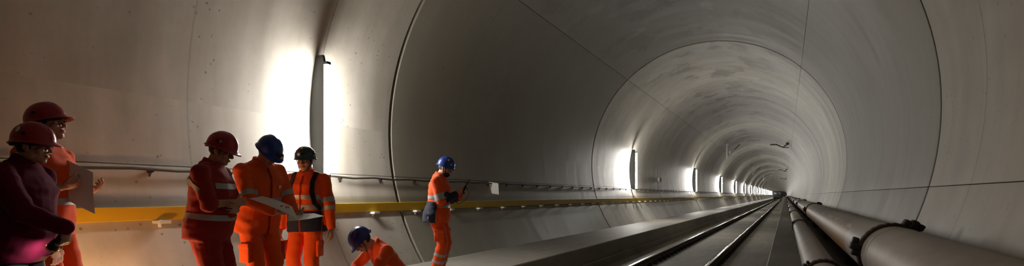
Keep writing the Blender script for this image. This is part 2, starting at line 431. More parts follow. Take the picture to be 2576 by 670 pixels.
# ------------------------------------------------------------------ handrail, cable, signs on the left wall
HZ = CAMZ - 0.19; HXR = -6.058
r = tag(empty('handrail', (HXR, 0, HZ)), 'long yellow plank handrail running along the left tunnel wall on white brackets', 'handrail')
mbd = MB(); mbd.bbox((0, 3.0, 0), (0.045, 5.994, 0.142), 0.008); bd_me = mbd.mesh('rail_board')
for k in range(80): link('rail_board', bd_me, M['yellow'], r, None, (0, -12.0 + 6.0 * k + 0.3, 0))
mbk = MB(); gapx = (HXR - wall_x(HZ - 0.09))
mbk.bbox((-gapx / 2 + 0.045, 0, -0.092), (gapx + 0.11, 0.14, 0.034), 0.005)
mbk.tube([(-gapx + 0.02, 0, -0.15), (-gapx + 0.02, 0, -0.07)], 0.018, 8)
mbk.tube([(-gapx + 0.015, 0, -0.16), (-0.02, 0, -0.10)], 0.011, 6)
bk_me = mbk.mesh('bracket')
for k in range(260): link('bracket', bk_me, M['white'], r, None, (0, 4.2 + 1.2 * (k - 6), 0))

CZ = CAMZ + 0.285; CXX = wall_x(CZ) + 0.055
r = tag(empty('wall_cable', (CXX, 0, CZ)), 'black cable clipped along the left tunnel wall above the yellow handrail', 'cable')
pts = []
for i in range(0, 2 * 220):
    y = -6.0 + i * 0.5
    if y > 60 and i % 4: continue
    pts.append((random.uniform(-.004, .004), y, (-0.018 if i % 2 else 0.0) + random.uniform(-.006, .006)))
mb = MB(); mb.tube(pts, 0.016, 7); mb.obj('cable_run', M['cable'], r, True)
mb = MB(); mb.bbox((-0.03, 0, -0.012), (0.06, 0.05, 0.018), 0.004); mb.tube([(-0.055, 0, -0.08), (-0.02, 0, -0.02)], 0.012, 6); mb.bbox((-0.05, 0, -0.045), (0.012, 0.04, 0.09), 0.003)
ck = mb.mesh('cable_clip')
for k in range(120): link('cable_clip', ck, M['iron'], r, None, (0, -5.8 + 1.0 * k, -0.018))

def sheet(name, c, u, v, mat, bend=0.0, n=8, th=0.0012, parent=None):
    """thin sheet spanned by u, v about its centre, with a soft bend"""
    u, v = Vector(u), Vector(v); nn = u.cross(v).normalized(); mb = MB(); top = []
    for i in range(n + 1):
        for j in range(n + 1):
            a, b = i / n - 0.5, j / n - 0.5
            top.append(u * a + v * b + nn * (bend * (math.sin(a * 3.0 + 0.6) + 0.5 * math.cos(b * 5))))
    f = [(i * (n + 1) + j, (i + 1) * (n + 1) + j, (i + 1) * (n + 1) + j + 1, i * (n + 1) + j + 1) for i in range(n) for j in range(n)]
    N = len(top)
    mb.add(top + [p - nn * th for p in top], f + [tuple(N + q for q in reversed(t_)) for t_ in f])
    o = mb.obj(name, mat, parent, True, c); return o

# white sheet hung on the cable clip
py = 12.35; pxx = wall_x(CZ) + 0.10
o = sheet('notice_sheet', (pxx, py, CAMZ + 0.165), CR * 0.225 + Vector((0, 0, -0.035)), Vector((0.02, 0, 0.26)) - CR * 0.03, M['paper'], 0.006)
tag(o, 'small blank white sheet hung from the wall cable', 'paper')
mb = MB(); mb.bbox((0.06, 0, 0), (0.10, 0.62, 0.20), 0.01); sgn = empty('sign_box', (wall_x(CAMZ + 0.86) - 0.005, 33.0, CAMZ + 0.86))
tag(sgn, 'small grey box with a white end fixed to the left tunnel wall', 'sign box')
mb.obj('box_body', M['riser'], sgn); mb = MB(); mb.bbox((0.06, -0.32, 0), (0.105, 0.03, 0.21), 0.006); mb.obj('white_end', M['white'], sgn)

# ------------------------------------------------------------------ pipes on the bench
def pipe(name, cx, cz, rad, mat, fl_y, label, clampside, lugs):
    y0 = -2.0; r = tag(empty(name, (cx, y0, BENCH_Z)), label, 'pipe')
    z = cz - BENCH_Z; N = 40
    edges = [y0] + fl_y + [YB - 300]
    for a, b in zip(edges[:-1], edges[1:]):
        mb = MB()
        rings = []
        for yy, rr in ((a + 0.01, rad), (b - 0.01, rad)):
            rings.append([(rr * math.cos(2 * PI * k / N), yy - y0, z + rr * math.sin(2 * PI * k / N)) for k in range(N)])
        mb.loft(rings); o = mb.obj('pipe_section', mat, r); auto_smooth(o)
        if b - a < 60:
            mb = MB(); yy = b - 0.42 - y0
            mb.loft([[((rad + q) * math.cos(2 * PI * k / N), yy + t_, z + (rad + q) * math.sin(2 * PI * k / N)) for k in range(N)] for t_, q in ((-0.012, -0.002), (-0.006, 0.0045), (0.006, 0.0045), (0.012, -0.002))], False)
            auto_smooth(mb.obj('weld_bead', mat, o))
    prof = [(-0.06, -0.004), (-0.06, 0.022), (-0.035, 0.026), (-0.03, 0.012), (0.03, 0.012), (0.035, 0.026), (0.06, 0.022), (0.06, -0.004)]
    mb = MB(); mb.loft([[((rad + q) * math.cos(2 * PI * k / N), t_, (rad + q) * math.sin(2 * PI * k / N)) for k in range(N)] for t_, q in prof], False)
    ring_me = mb.mesh('coupling_ring')
    mb = MB(); mb.bbox((0, 0, 0), (0.022, 0.10, 2 * PI * rad / lugs * 0.78), 0.006); lug_me = mb.mesh('lug')
    mb = MB(); s = rad / 0.274
    mb.bbox((0.035 * s, 0, 0.02), (0.10 * s, 0.13, 0.07 * s), 0.018); mb.bbox((0.02 * s, 0, 0.075 * s), (0.075 * s, 0.12, 0.06 * s), 0.015)
    mb.bbox((0.05 * s, 0, -0.04 * s), (0.06 * s, 0.09, 0.05 * s), 0.012)
    mb.tube([(0.06 * s, -0.085, 0.03), (0.06 * s, 0.085, 0.03)], 0.022 * s, 8)
    clamp_me = mb.mesh('clamp')
    for i, fy in enumerate(fl_y):
        c = link('coupling', ring_me, M['iron_red'], r, None, (0, fy - y0, z))
        if i == 0: auto_smooth(c)
        if i < 4:
            for k in range(lugs):
                a = 2 * PI * (k + 0.3) / lugs
                lo = link('lug', lug_me, M['iron_red'], c, None, ((rad + 0.020) * math.cos(a), 0, (rad + 0.020) * math.sin(a))); lo.rotation_euler = (0, -a, 0)
        for a in clampside:
            a = math.radians(a)
            lo = link('clamp', clamp_me, M['iron'], c, None, ((rad + 0.012) * math.cos(a), 0, (rad + 0.012) * math.sin(a))); lo.rotation_euler = (0, -a, 0)
    return r
BIGC, SMC = (0.921, CAMZ - 0.563, 0.274), (0.352, CAMZ - 0.83, 0.171)
pipe('water_pipe', *BIGC, M['pipe_big'], [6.56 + 16.7 * k for k in range(0, 18)], 'thick grey water pipe with rust streaks lying against the right tunnel wall', (58, 163), 30)
pipe('drain_pipe', *SMC, M['pipe_small'], [6.65 + 10.8 * k for k in range(0, 26)], 'thin grey pipe with brown couplings lying on the bench beside the thick pipe', (140,), 22)
for k in range(12):
    mb = MB(); hh = BIGC[1] - BIGC[2] - BENCH_Z + 0.04
    mb.bbox((0, 0, (hh - 0.05) / 2), (0.27, 0.14, hh - 0.05), 0.01)
    o = mb.obj('pipe_saddle', M['wood'], None, False, (BIGC[0], 4.3 + 5.6 * k, BENCH_Z))
    tag(o, 'dark timber saddle block propping up the thick water pipe', 'support block', 'saddles under the thick pipe')

# ------------------------------------------------------------------ catenary posts and arms hung from the vault
def vault_z(x): return TC.z + math.sqrt(RAD ** 2 - (x - TC.x) ** 2)
for k, (y, lab) in enumerate(((54.0, 'pale hanging catenary post with insulator boxes'), (99.0, 'dark hanging catenary post further down the tunnel vault'), (146.0, 'tiny hanging catenary post far down the tunnel vault'))):
    x = -4.55; zt = vault_z(x)
    r = tag(empty('catenary_post', (x, y, zt)), lab, 'catenary post', 'catenary posts on the vault')
    mb = MB(); mb.bbox((0, 0, -0.62), (0.13, 0.13, 1.28), 0.012); mb.obj('drop_tube', M['galv'], r)
    mb = MB(); mb.bbox((0, 0, -0.01), (0.3, 0.3, 0.05), 0.008); mb.obj('foot_plate', M['galv'], r)
    mb = MB()
    mb.bbox((0.24, 0, -0.72), (0.2, 0.2, 0.3), 0.03); mb.tube([(0.06, 0, -0.62), (0.45, 0, -0.72), (0.62, 0, -0.5)], 0.035, 8); mb.tube([(0.06, 0, -1.0), (0.3, 0, -0.85)], 0.03, 8)
    mb.obj('bracket_arm', M['galv'], r)
    mb = MB()
    for q in range(5): mb.tube([(0.62 + 0.09 * q, 0, -0.5 + 0.09 * q), (0.65 + 0.09 * q, 0, -0.47 + 0.09 * q)], 0.06, 10)
    mb.tube([(0.6, 0, -0.52), (1.05, 0, -0.07)], 0.025, 8); mb.obj('insulator', M['iron_red'], r, True)
for k, (y, lab) in enumerate(((53.0, 'dark forked catenary arm bolted beside the vault seam'), (106.0, 'second dark catenary arm along the vault seam'), (159.0, 'third small catenary arm along the vault seam'))):
    x = 0.15; zt = vault_z(x)
    r = tag(empty('catenary_support', (x, y, zt)), lab, 'catenary support', 'catenary arms on the vault seam')
    mb = MB(); mb.bbox((0.0, 0, -0.06), (0.22, 0.3, 0.16), 0.02, mat=Matrix.Rotation(0.7, 3, 'Y')); mb.obj('wall_plate', M['iron'], r)
    mb = MB(); mb.tube([(0, 0, -0.1), (-0.35, 0, -0.36), (-0.8, 0, -0.12)], 0.045, 8); mb.tube([(0.05, 0, -0.1), (0.3, 0, -0.05), (0.38, 0, -0.3)], 0.04, 8); mb.tube([(-0.35, 0, -0.36), (0.1, 0, -0.4)], 0.03, 8); mb.obj('forked_arm', M['iron'], r, True)
    mb = MB()
    for q in range(5): mb.tube([(-0.8 - 0.1 * q, 0, -0.12), (-0.84 - 0.1 * q, 0, -0.11)], 0.075, 10)
    mb.tube([(-0.78, 0, -0.12), (-1.3, 0, -0.1)], 0.03, 8); mb.obj('insulator', M['iron_red'], r, True)

# ------------------------------------------------------------------ wagon far down the track
r = tag(empty('rail_wagon', (TRACK_X, 205.0, 0)), 'dark rail wagon standing far down the tunnel track', 'rail wagon')
mb = MB(); mb.bbox((0, 6, 1.75), (2.7, 12, 2.2), 0.15); mb.obj('wagon_body', M['train'], r)
mb = MB(); mb.bbox((0, 6, 0.72), (2.5, 12.2, 0.28), 0.04); mb.obj('underframe', M['iron'], r)
for sx in (-1, 1):
    mb = MB(); mb.bbox((sx * 0.62, -0.03, 2.15), (0.85, 0.06, 0.6), 0.05); mb.obj('end_window', M['glass_dark'], r)
    mb = MB(); mb.tube([(sx * 0.87, -0.1, 0.95), (sx * 0.87, -0.5, 0.95)], 0.09, 10); mb.tube([(sx * 0.87, -0.5, 0.95), (sx * 0.87, -0.54, 0.95)], 0.22, 14); mb.obj('buffer', M['iron'], r, True)
for yy in (1.5, 3.3, 8.7, 10.5):
    mb = MB()
    for sx in (-1, 1): mb.tube([(sx * 0.71, yy, 0.46), (sx * 0.84, yy, 0.46)], 0.455, 24)
    mb.tube([(-0.8, yy, 0.46), (0.8, yy, 0.46)], 0.08, 10); mb.obj('wheelset', M['iron'], r)

# ------------------------------------------------------------------ people
DG = None
def remesh(mb, voxel, smooth_it=3, fac=0.5):
    me = mb.mesh('tmp'); o = bpy.data.objects.new('tmp', me); COL.objects.link(o)
    md = o.modifiers.new('r', 'REMESH'); md.mode = 'VOXEL'; md.voxel_size = voxel
    if smooth_it:
        ms = o.modifiers.new('s', 'SMOOTH'); ms.factor = fac; ms.iterations = smooth_it
    dg = bpy.context.evaluated_depsgraph_get(); ev = o.evaluated_get(dg)
    out = bpy.data.meshes.new_from_object(ev)
    bpy.data.objects.remove(o); bpy.data.meshes.remove(me)
    return out
def wrinkle(me, amp, seed, fx=(9, 9, 16)):
    n = len(me.vertices); co = np.empty(n * 3); me.vertices.foreach_get('co', co); co = co.reshape(-1, 3)
    no = np.array([v.normal[:] for v in me.vertices]); off = Vector((seed * 7.3, seed * 3.1, seed))
    d = np.empty(n)
    for i in range(n):
        p = co[i]; v = Vector((p[0] * fx[0], p[1] * fx[1], p[2] * fx[2])) + off
        a = noise.noise(v); b = 1.0 - abs(noise.noise(v * 0.8 + Vector((5, 2, 9)))) * 2.2
        d[i] = 0.5 * a + 0.6 * b * (0.4 + a)
    me.vertices.foreach_set('co', (co + no * (d * amp)[:, None]).ravel()); me.update()
def fit_over(me, cover_bvh, clear):
    pass
def seg_dist(p, a, b):
    ab = b - a; t = max(0, min(1, (p - a).dot(ab) / max(ab.length_squared, 1e-9))); return (p - a - ab * t).length, t
def patch(src, planes, keep, offset, thick=0.0):
    """cut a clean piece out of a garment: half-spaces (point, normal) keep the side the normal points to"""
    bm = bmesh.new(); bm.from_mesh(src)
    for p, nrm in planes:
        bmesh.ops.bisect_plane(bm, geom=bm.verts[:] + bm.edges[:] + bm.faces[:], plane_co=p, plane_no=nrm, clear_inner=True)
    if keep:
        bmesh.ops.delete(bm, geom=[f for f in bm.faces if not keep(f.calc_center_median())], context='FACES')
    bm.normal_update()
    nv = {v: v.normal.copy() for v in bm.verts}
    for v in bm.verts: v.co += nv[v] * offset
    me = bpy.data.meshes.new('patch'); bm.to_mesh(me); bm.free()
    me.materials.clear()
    return me
def ik(s, t, l1, l2, pole):
    d = t - s; L = d.length
    if L > (l1 + l2) * 0.999: t = s + d * ((l1 + l2) * 0.999 / L); d = t - s; L = d.length
    x = (l1 * l1 - l2 * l2 + L * L) / (2 * L); h = math.sqrt(max(l1 * l1 - x * x, 0)); u = d / L
    q = pole - u * pole.dot(u); q.normalize()
    return s + u * x + q * h, t
def hand(mb, wr, d, pn, side, curl=0.5, k=1.0):
    """palm, four fingers of different lengths and a thumb; d points along the hand, pn is the palm side"""
    d = d.normalized(); pn = (pn - d * pn.dot(d)).normalized(); s = d.cross(pn) * side     # s points to the thumb
    R3 = Matrix((s, d, pn)).transposed()
    mb.ell(wr + d * 0.048 * k, (0.041 * k, 0.054 * k, 0.017 * k), R3, 14, 8)
    mb.capsule(wr - d * 0.03, wr + d * 0.03, 0.026 * k, 0.024 * k, 10, 3)
    for off, ln, sp in ((0.031, 0.073, 0.10), (0.0105, 0.081, 0.03), (-0.0105, 0.075, -0.04), (-0.030, 0.058, -0.13)):
        p = wr + d * 0.092 * k + s * off * k; a = 0.25 * curl; dr = (d + s * sp).normalized()
        for part, r0, r1 in ((0.46, 0.0088, 0.0083), (0.31, 0.0083, 0.0077), (0.23, 0.0077, 0.0066)):
            a += curl * 0.85; v = dr * math.cos(a) + pn * math.sin(a); q = p + v * ln * part * 1.05 * k
            mb.capsule(p, q, r0 * k, r1 * k, 8, 3); p = q
    p = wr + d * 0.026 * k + s * 0.030 * k + pn * 0.006
    for ln, r0, r1, v in ((0.042, 0.0125, 0.0105, s * 0.62 + d * 0.72 + pn * 0.30), (0.032, 0.0105, 0.0095, s * 0.25 + d * 0.85 + pn * (0.2 + curl * 0.5)), (0.026, 0.0095, 0.0075, d * 0.8 - s * 0.1 + pn * (0.2 + curl * 0.8))):
        q = p + v.normalized() * ln * k; mb.capsule(p, q, r0 * k, r1 * k, 8, 3); p = q
def head_prims(mb, Hm):
    e = lambda c, r, rx=0.0: mb.ell(Hm @ Vector(c), r, Hm.to_3x3() @ Matrix.Rotation(rx, 3, 'X'), 16, 10)
    e((0, -0.012, 0.03), (0.074, 0.094, 0.092)); e((0, 0.03, -0.035), (0.060, 0.060, 0.080)); e((0, 0.068, -0.092), (0.030, 0.024, 0.022))
    e((0, 0.055, -0.075), (0.045, 0.035, 0.03)); e((0, 0.082, 0.03), (0.050, 0.016, 0.013)); e((0, 0.066, 0.045), (0.055, 0.03, 0.04))
    for s in (-1, 1):
        e((s * 0.036, 0.062, -0.022), (0.026, 0.027, 0.026)); e((s * 0.052, 0.005, -0.055), (0.018, 0.04, 0.035))
        e((s * 0.078, -0.004, -0.004), (0.009, 0.022, 0.033), 0.2); e((s * 0.082, -0.012, 0.012), (0.007, 0.016, 0.016)); e((s * 0.013, 0.104, -0.030), (0.010, 0.012, 0.009))
    c = lambda a, b, r0, r1: mb.capsule(Hm @ Vector(a), Hm @ Vector(b), r0, r1, 10, 4)
    c((0, 0.088, 0.022), (0, 0.116, -0.022), 0.009, 0.0125); e((0, 0.094, -0.054), (0.024, 0.011, 0.0075)); e((0, 0.091, -0.067), (0.021, 0.011, 0.0075))
def helmet(parent, Hm, style, mat, emblem=None):
    """hard hat: shell with peak, crown ribs, rim, inner headband, strap"""
    root_m = Hm @ Matrix.Translation((0, -0.008, 0.050)) @ Matrix.Rotation(math.radians(style.get('tip', 4)), 4, 'X')
    N, K = 48, 16; rx, ry, rz = 0.112, 0.138, 0.128; mb = MB(); rings = []
    climb = style.get('climb', False)
    if climb: rx, ry, rz = 0.114, 0.134, 0.122
    def prof(th, t):
        # t: 0 crown .. 1 rim
        a = t * PI / 2; x = rx * math.sin(a) * math.cos(th); y = ry * math.sin(a) * math.sin(th); z = rz * math.cos(a)
        if not climb:
            rb = math.exp(-(x / 0.012) ** 2) * 0.006 * math.sin(a + 0.5) + (math.exp(-((abs(x) - 0.045) / 0.009) ** 2)) * 0.004 * math.sin(a)
            z += rb
        else:
            z += 0.004 * math.exp(-((abs(x) - 0.05) / 0.01) ** 2) * math.cos(a)
        return Vector((x, y, z))
    for i in range(K + 1): rings.append([prof(2 * PI * j / N, max(i / K, 0.02)) for j in range(N)])
    pk = 0.012 if climb else 0.042
    def rim(k, dz):
        o = []
        for j in range(N):
            th = 2 * PI * j / N; f = max(0.0, math.sin(th)); b = max(0.0, -math.sin(th)); p = prof(th, 1.0)
            ext = 0.008 + pk * f ** 2.2 + 0.006 * b
            dirv = Vector((math.cos(th) * 0.6, math.sin(th), 0)).normalized()
            q = p + dirv * ext * k; q.z = dz - (0.012 * f ** 2 + (0.018 if climb else 0.012) * b ** 2) * k - (0.01 if k > 0 else 0)
            o.append(q)
        return o
    rings += [rim(0.15, -0.006), rim(0.6, -0.010), rim(1.0, -0.013), rim(1.0, -0.018), rim(0.5, -0.016)]
    inner = [[prof(2 * PI * j / N, max(i / K, 0.02)) * 0.95 for j in range(N)] for i in range(K, -1, -1)]
    mb.loft(rings + inner, True).xf(root_m)
    hl = mb.obj('helmet', mat, parent, True)
    me = hl.data
    hb = MB(); hb.loft([[root_m @ Vector((0.100 * math.cos(2 * PI * j / 32), 0.124 * math.sin(2 * PI * j / 32) - 0.004, z)) for j in range(32)] for z in (-0.038, -0.036, -0.002, 0.0)], False)
    hb.loft([[root_m @ Vector((0.094 * math.cos(2 * PI * j / 32), 0.118 * math.sin(2 * PI * j / 32) - 0.004, z)) for j in range(32)] for z in (0.0, -0.002, -0.036, -0.038)], False)
    hb.bbox(root_m @ Vector((0, -0.126, -0.036)), (0.07, 0.022, 0.035), 0.008, mat=root_m.to_3x3())
    hb.obj('headband', M['plastic'], hl, True)
    if style.get('strap', True):
        for s in (-1, 1):
            st = MB(); st.tube([root_m @ Vector((s * 0.098, 0.02, -0.01)), Hm @ Vector((s * 0.073, 0.035, -0.04)), Hm @ Vector((s * 0.045, 0.06, -0.103)), Hm @ Vector((0, 0.066, -0.118))], 0.005, 5); st.obj('chin_strap', M['plastic'], hl, True)
    for s in (-1, 1):
        cl = MB(); P = prof(0 if s > 0 else PI, 0.8); P = P + Vector((s * 0.004, 0.0, 0)); cl.bbox(root_m @ P, (0.012, 0.045 if climb else 0.03, 0.022), 0.005, mat=root_m.to_3x3()); cl.obj('side_clip', M['plastic'], hl)
    if climb:
        for s in (-1, 1):
            for k in range(3):
                P = prof((PI / 2 - s * (0.9 + 0.5 * k)), 0.62); nn = Vector((P.x / rx ** 2, P.y / ry ** 2, P.z / rz ** 2)).normalized()
                vt = MB(); R3 = nn.to_track_quat('Z', 'Y').to_matrix(); vt.bbox(root_m @ (P + nn * 0.0015), (0.030, 0.012, 0.006), 0.003, mat=root_m.to_3x3() @ R3); vt.obj('vent', M['plastic'], hl)
    if emblem:
        for (th, t, sz, mt) in emblem:
            P = prof(math.radians(th), t); nn = Vector((P.x / rx ** 2, P.y / ry ** 2, P.z / rz ** 2)).normalized()
            up = Vector((0, 0, 1)); xx = up.cross(nn).normalized(); yy = nn.cross(xx); R3 = Matrix((xx, yy, nn)).transposed()
            em = MB(); em.ell(root_m @ (P + nn * 0.003), (sz[0], sz[1], 0.006), root_m.to_3x3() @ R3, 16, 6); em.obj('emblem', M[mt], hl, True)
    if style.get('lamp'):
        lp = MB(); P = prof(PI / 2, 0.86); lp.bbox(root_m @ (P + Vector((0, 0.022, 0.0))), (0.06, 0.045, 0.042), 0.012, mat=root_m.to_3x3()); lp.tube([root_m @ (P + Vector((0, 0.04, 0))), root_m @ (P + Vector((0, 0.058, -0.002)))], 0.02, 12)
        lo = lp.obj('headlamp', M['plastic'], hl, False)
        ln = MB(); ln.tube([root_m @ (P + Vector((0, 0.058, -0.002))), root_m @ (P + Vector((0, 0.061, -0.002)))], 0.016, 12); ln.obj('lamp_lens', M['eye'], lo)
    return hl

TORSO = [(-0.13, 0.170, 0.125, 0.0), (-0.02, 0.176, 0.130, 0.0), (0.10, 0.166, 0.125, 0.008), (0.20, 0.166, 0.120, 0.01), (0.30, 0.178, 0.122, 0.008), (0.40, 0.188, 0.118, 0.0), (0.47, 0.178, 0.100, -0.01), (0.52, 0.130, 0.083, -0.018), (0.555, 0.088, 0.074, -0.02)]
def torso_loft(mb, MT, girth=1.0, belly=0.0, z0=-9, z1=9, hem=1.0, grow=0.0):
    rings = []
    for z, hw, hd, yo in TORSO:
        if z < z0 - 1e-6 or z > z1 + 1e-6: continue
        gz = girth if z < 0.45 else 1 + (girth - 1) * 0.4
        bl = belly * math.exp(-((z - 0.06) / 0.14) ** 2); hh = hem if z < 0.0 else 1.0
        rings.append([MT @ Vector(((hw * gz * hh + grow) * abs(math.cos(t)) ** 0.85 * (1 if math.cos(t) > 0 else -1), yo + bl * 0.6 + (hd * gz * hh + grow + bl * 0.6) * math.sin(t), z)) for t in (2 * PI * k / 28 for k in range(28))])
    mb.loft(rings)

def person(P):
    base = Vector(P['base']); phi = math.radians(P['phi']); s = P.get('s', 1.0)
    Fw = (CR * math.cos(phi) + CF * math.sin(phi)); hd = math.atan2(Fw.y, Fw.x) - PI / 2
    root = empty('person', base, None, hd); root.scale = (s, s, s)
    tag(root, P['label'], 'person', P.get('group'))
    pel = Vector(P.get('pelvis', (0, 0, 0.93)))
    MT = Matrix.Translation(pel) @ Matrix.Rotation(math.radians(P.get('twist', 0)), 4, 'Z') @ Matrix.Rotation(math.radians(P.get('side', 0)), 4, 'Y') @ Matrix.Rotation(math.radians(-P.get('lean', 3)), 4, 'X')
    gth = P.get('girth', 1.0)
    sh = {1: MT @ Vector((0.185 * gth ** 0.5, -0.012, 0.455)), -1: MT @ Vector((-0.185 * gth ** 0.5, -0.012, 0.455))}
    neck0 = MT @ Vector((0, -0.025, 0.50)); neckT = MT @ Vector((0, 0.005, 0.585))
    Hm = Matrix.Translation(neckT + Vector(P.get('hoff', (0, 0, 0)))) @ Matrix.Rotation(math.radians(P.get('twist', 0) + P.get('hyaw', 0)), 4, 'Z') @ Matrix.Rotation(math.radians(P.get('hroll', 0)), 4, 'Y') @ Matrix.Rotation(math.radians(-P.get('hpitch', 0)), 4, 'X') @ Matrix.Translation((0, 0.028, 0.092))
    arms = {}
    for sd in (1, -1):
        t = Vector(P['hands'][sd]['p']); el, wr = ik(sh[sd], t, 0.29, 0.265, Vector(P['hands'][sd].get('pole', (sd * 0.5, -0.8, -0.4))))
        arms[sd] = (sh[sd], el, wr)
    legs = {}
    for sd in (1, -1):
        hip = MT @ Vector((sd * 0.092, 0, -0.03)) if 'pelvis' in P else pel + Vector((sd * 0.092, 0, -0.03))
        an = Vector(P.get('feet', {}).get(sd, (sd * 0.11, 0.0, 0.085)))
        kn, an = ik(hip, an, 0.425, 0.42, Vector(P.get('kpole', {}).get(sd, (sd * 0.05, 1, 0.1))))
        legs[sd] = (hip, kn, an)
    # ---- body: one continuous surface
    mb = MB(); torso_loft(mb, MT, 0.86 * gth, P.get('belly', 0) * 0.8)
    head_prims(mb, Hm); mb.capsule(neck0, Hm @ Vector((0, -0.022, -0.045)), 0.060, 0.056)
    mb.capsule(MT @ Vector((-0.14, -0.015, 0.46)), MT @ Vector((0.14, -0.015, 0.46)), 0.055, 0.055)
    for sd in (1, -1):
        a, b, c = arms[sd]; mb.capsule(a, b, 0.050, 0.041); mb.capsule(b, c, 0.041, 0.028)
        h = P['hands'][sd]; d = Vector(h['d']) if 'd' in h else (c - b); hand(mb, c, d, Vector(h.get('pn', (-sd, 0, 0))), sd, h.get('curl', 0.45))
        a, b, c = legs[sd]; mb.capsule(a, b, 0.080, 0.055); mb.capsule(b, c, 0.054, 0.038); mb.capsule(c, c + Vector((0, 0.13, -0.045)), 0.038, 0.030)
    body = link('body', remesh(mb, 0.0052, 2, 0.4), M['skin'], root, True)
    # ---- face details
    for sd in (1, -1):
        ey = MB(); ey.ell(Hm @ Vector((sd * 0.031, 0.0835, 0.008)), (0.0125, 0.0115, 0.0095), Hm.to_3x3(), 12, 8); eo = ey.obj('eye', M['eye'], body, True)
        ir = MB(); ir.ell(Hm @ Vector((sd * 0.031, 0.0935, 0.007)), (0.0058, 0.003, 0.0062), Hm.to_3x3(), 10, 6)
        ir.obj('iris', M['iris'], body, True)
        eb = MB(); eb.tube([Hm @ Vector((sd * 0.014, 0.098, 0.026)), Hm @ Vector((sd * 0.032, 0.0975, 0.032)), Hm @ Vector((sd * 0.050, 0.083, 0.026))], [0.004, 0.0055, 0.003], 6); eb.obj('eyebrow', M[P.get('hair', 'hair')], body, True)
    lp = MB(); lp.ell(Hm @ Vector((0, 0.099, -0.0605)), (0.021, 0.0065, 0.0085), Hm.to_3x3(), 12, 6); lp.obj('lips', M['lips'], body, True)
    hm = MB(); hm.ell(Hm @ Vector((0, -0.017, 0.022)), (0.0805, 0.0985, 0.100), Hm.to_3x3(), 40, 28)
    me = hm.mesh('hair'); bm = bmesh.new(); bm.from_mesh(me); inv = Hm.inverted()
    def bald(f):
        q = inv @ f.calc_center_median(); return q.y > 0.028 + 0.6 * q.z or (q.z < -0.012 and q.y > -0.02) or q.z < -0.058 - 0.25 * q.y
    bmesh.ops.delete(bm, geom=[f for f in bm.faces if bald(f)], context='FACES'); bm.to_mesh(me); bm.free(); wrinkle(me, 0.003, 3, (60, 60, 60)); link('hair', me, M[P.get('hair', 'hair')], root, True)
    if P.get('beard'):
        bd = MB(); bd.ell(Hm @ Vector((0, 0.040, -0.075)), (0.058, 0.062, 0.052), Hm.to_3x3(), 30, 20); me = bd.mesh('beard'); bm = bmesh.new(); bm.from_mesh(me)
        bmesh.ops.delete(bm, geom=[f for f in bm.faces if (lambda q: q.z > -0.052 or q.y < 0.01)(inv @ f.calc_center_median())], context='FACES'); bm.to_mesh(me); bm.free(); link('beard', me, M['hair'], root, True)
    if P.get('glasses'):
        gl = MB()
        for sd in (1, -1):
            gl.tube([Hm @ Vector((sd * 0.032 + 0.022 * math.cos(a), 0.104 - 0.006 * abs(math.cos(a)), 0.005 + 0.016 * math.sin(a))) for a in (2 * PI * k / 16 for k in range(17))], 0.0018, 5)
            gl.tube([Hm @ Vector((sd * 0.054, 0.098, 0.010)), Hm @ Vector((sd * 0.078, 0.06, 0.012)), Hm @ Vector((sd * 0.083, 0.0, 0.010))], 0.002, 5)
        gl.tube([Hm @ Vector((-0.011, 0.108, 0.008)), Hm @ Vector((0.011, 0.108, 0.008))], 0.0018, 5); gl.obj('glasses', M['plastic'], root, True)
    helmet(root, Hm, P.get('hstyle', {}), M[P['hmat']], P.get('emblem'))
    # ---- clothes
    C = P['cloth']; vox = 0.0095; top = MB(); hemz = C.get('hem', -0.13)
    torso_loft(top, MT, gth * 1.06, P.get('belly', 0), hem=C.get('flare', 1.0), grow=0.006)
    sl = C.get('sleeve', 0.95)
    for sd in (1, -1):
        a, b, c = arms[sd]; top.ell(a, (0.079, 0.082, 0.082)); top.capsule(a, b, 0.074 * C.get('arm', 1), 0.060 * C.get('arm', 1))
        ce = b.lerp(c, max(0.0, min(sl, 1.0)))
        if sl > 0: top.capsule(b, ce, 0.060 * C.get('arm', 1), 0.048 * C.get('arm', 1))
        top.capsule(MT @ Vector((sd * 0.05, -0.018, 0.515)), a, 0.058, 0.070)
    # collar
    n0 = MT @ Vector((0, -0.022, 0.50)); n1 = MT @ Vector((0, -0.014, 0.575 + C.get('collar', 0.0)))
    ax = (n1 - n0).normalized(); R3 = MT.to_3x3()
    top.loft([[n0 + R3 @ Vector((0.092 * math.cos(t), 0.086 * math.sin(t), 0)) for t in (2 * PI * k / 20 for k in range(20))], [n1 + R3 @ Vector((0.076 * math.cos(t), 0.076 * math.sin(t), 0.01 - 0.022 * math.sin(t))) for t in (2 * PI * k / 20 for k in range(20))]])
    leg = MB() if not C.get('coverall') else top
    for sd in (1, -1):
        a, b, c = legs[sd]; ce = c + (b - c).normalized() * 0.03; lw = C.get('leg', 1.0)
        leg.capsule(a, b, 0.102 * lw * gth ** 0.5, 0.082 * lw); leg.capsule(b, ce, 0.082 * lw, 0.078 * lw)
    if C.get('coverall'): pass
    pl = MB() if False else leg
    pv = []
    for z, hw, hd_ in ((-0.13, 0.155, 0.12), (-0.05, 0.172, 0.128), (0.05, 0.168, 0.125), (0.13, 0.155, 0.115)):
        pv.append([MT @ Vector((hw * gth * math.cos(t), hd_ * gth * math.sin(t), z)) for t in (2 * PI * k / 24 for k in range(24))])
    pl.loft(pv)
    tm = remesh(top, vox, 6); wrinkle(tm, C.get('wr', 0.010), P['seed'])
    tname = 'coverall' if C.get('coverall') else 'jacket'
    to = link(tname, tm, M[C['top']], root, True)
    if not C.get('coverall'):
        lm = remesh(leg, vox, 6); wrinkle(lm, 0.010, P['seed'] + 3); tr = link('trousers', lm, M[C['legs']], root, True)
    else: lm = tm; tr = to
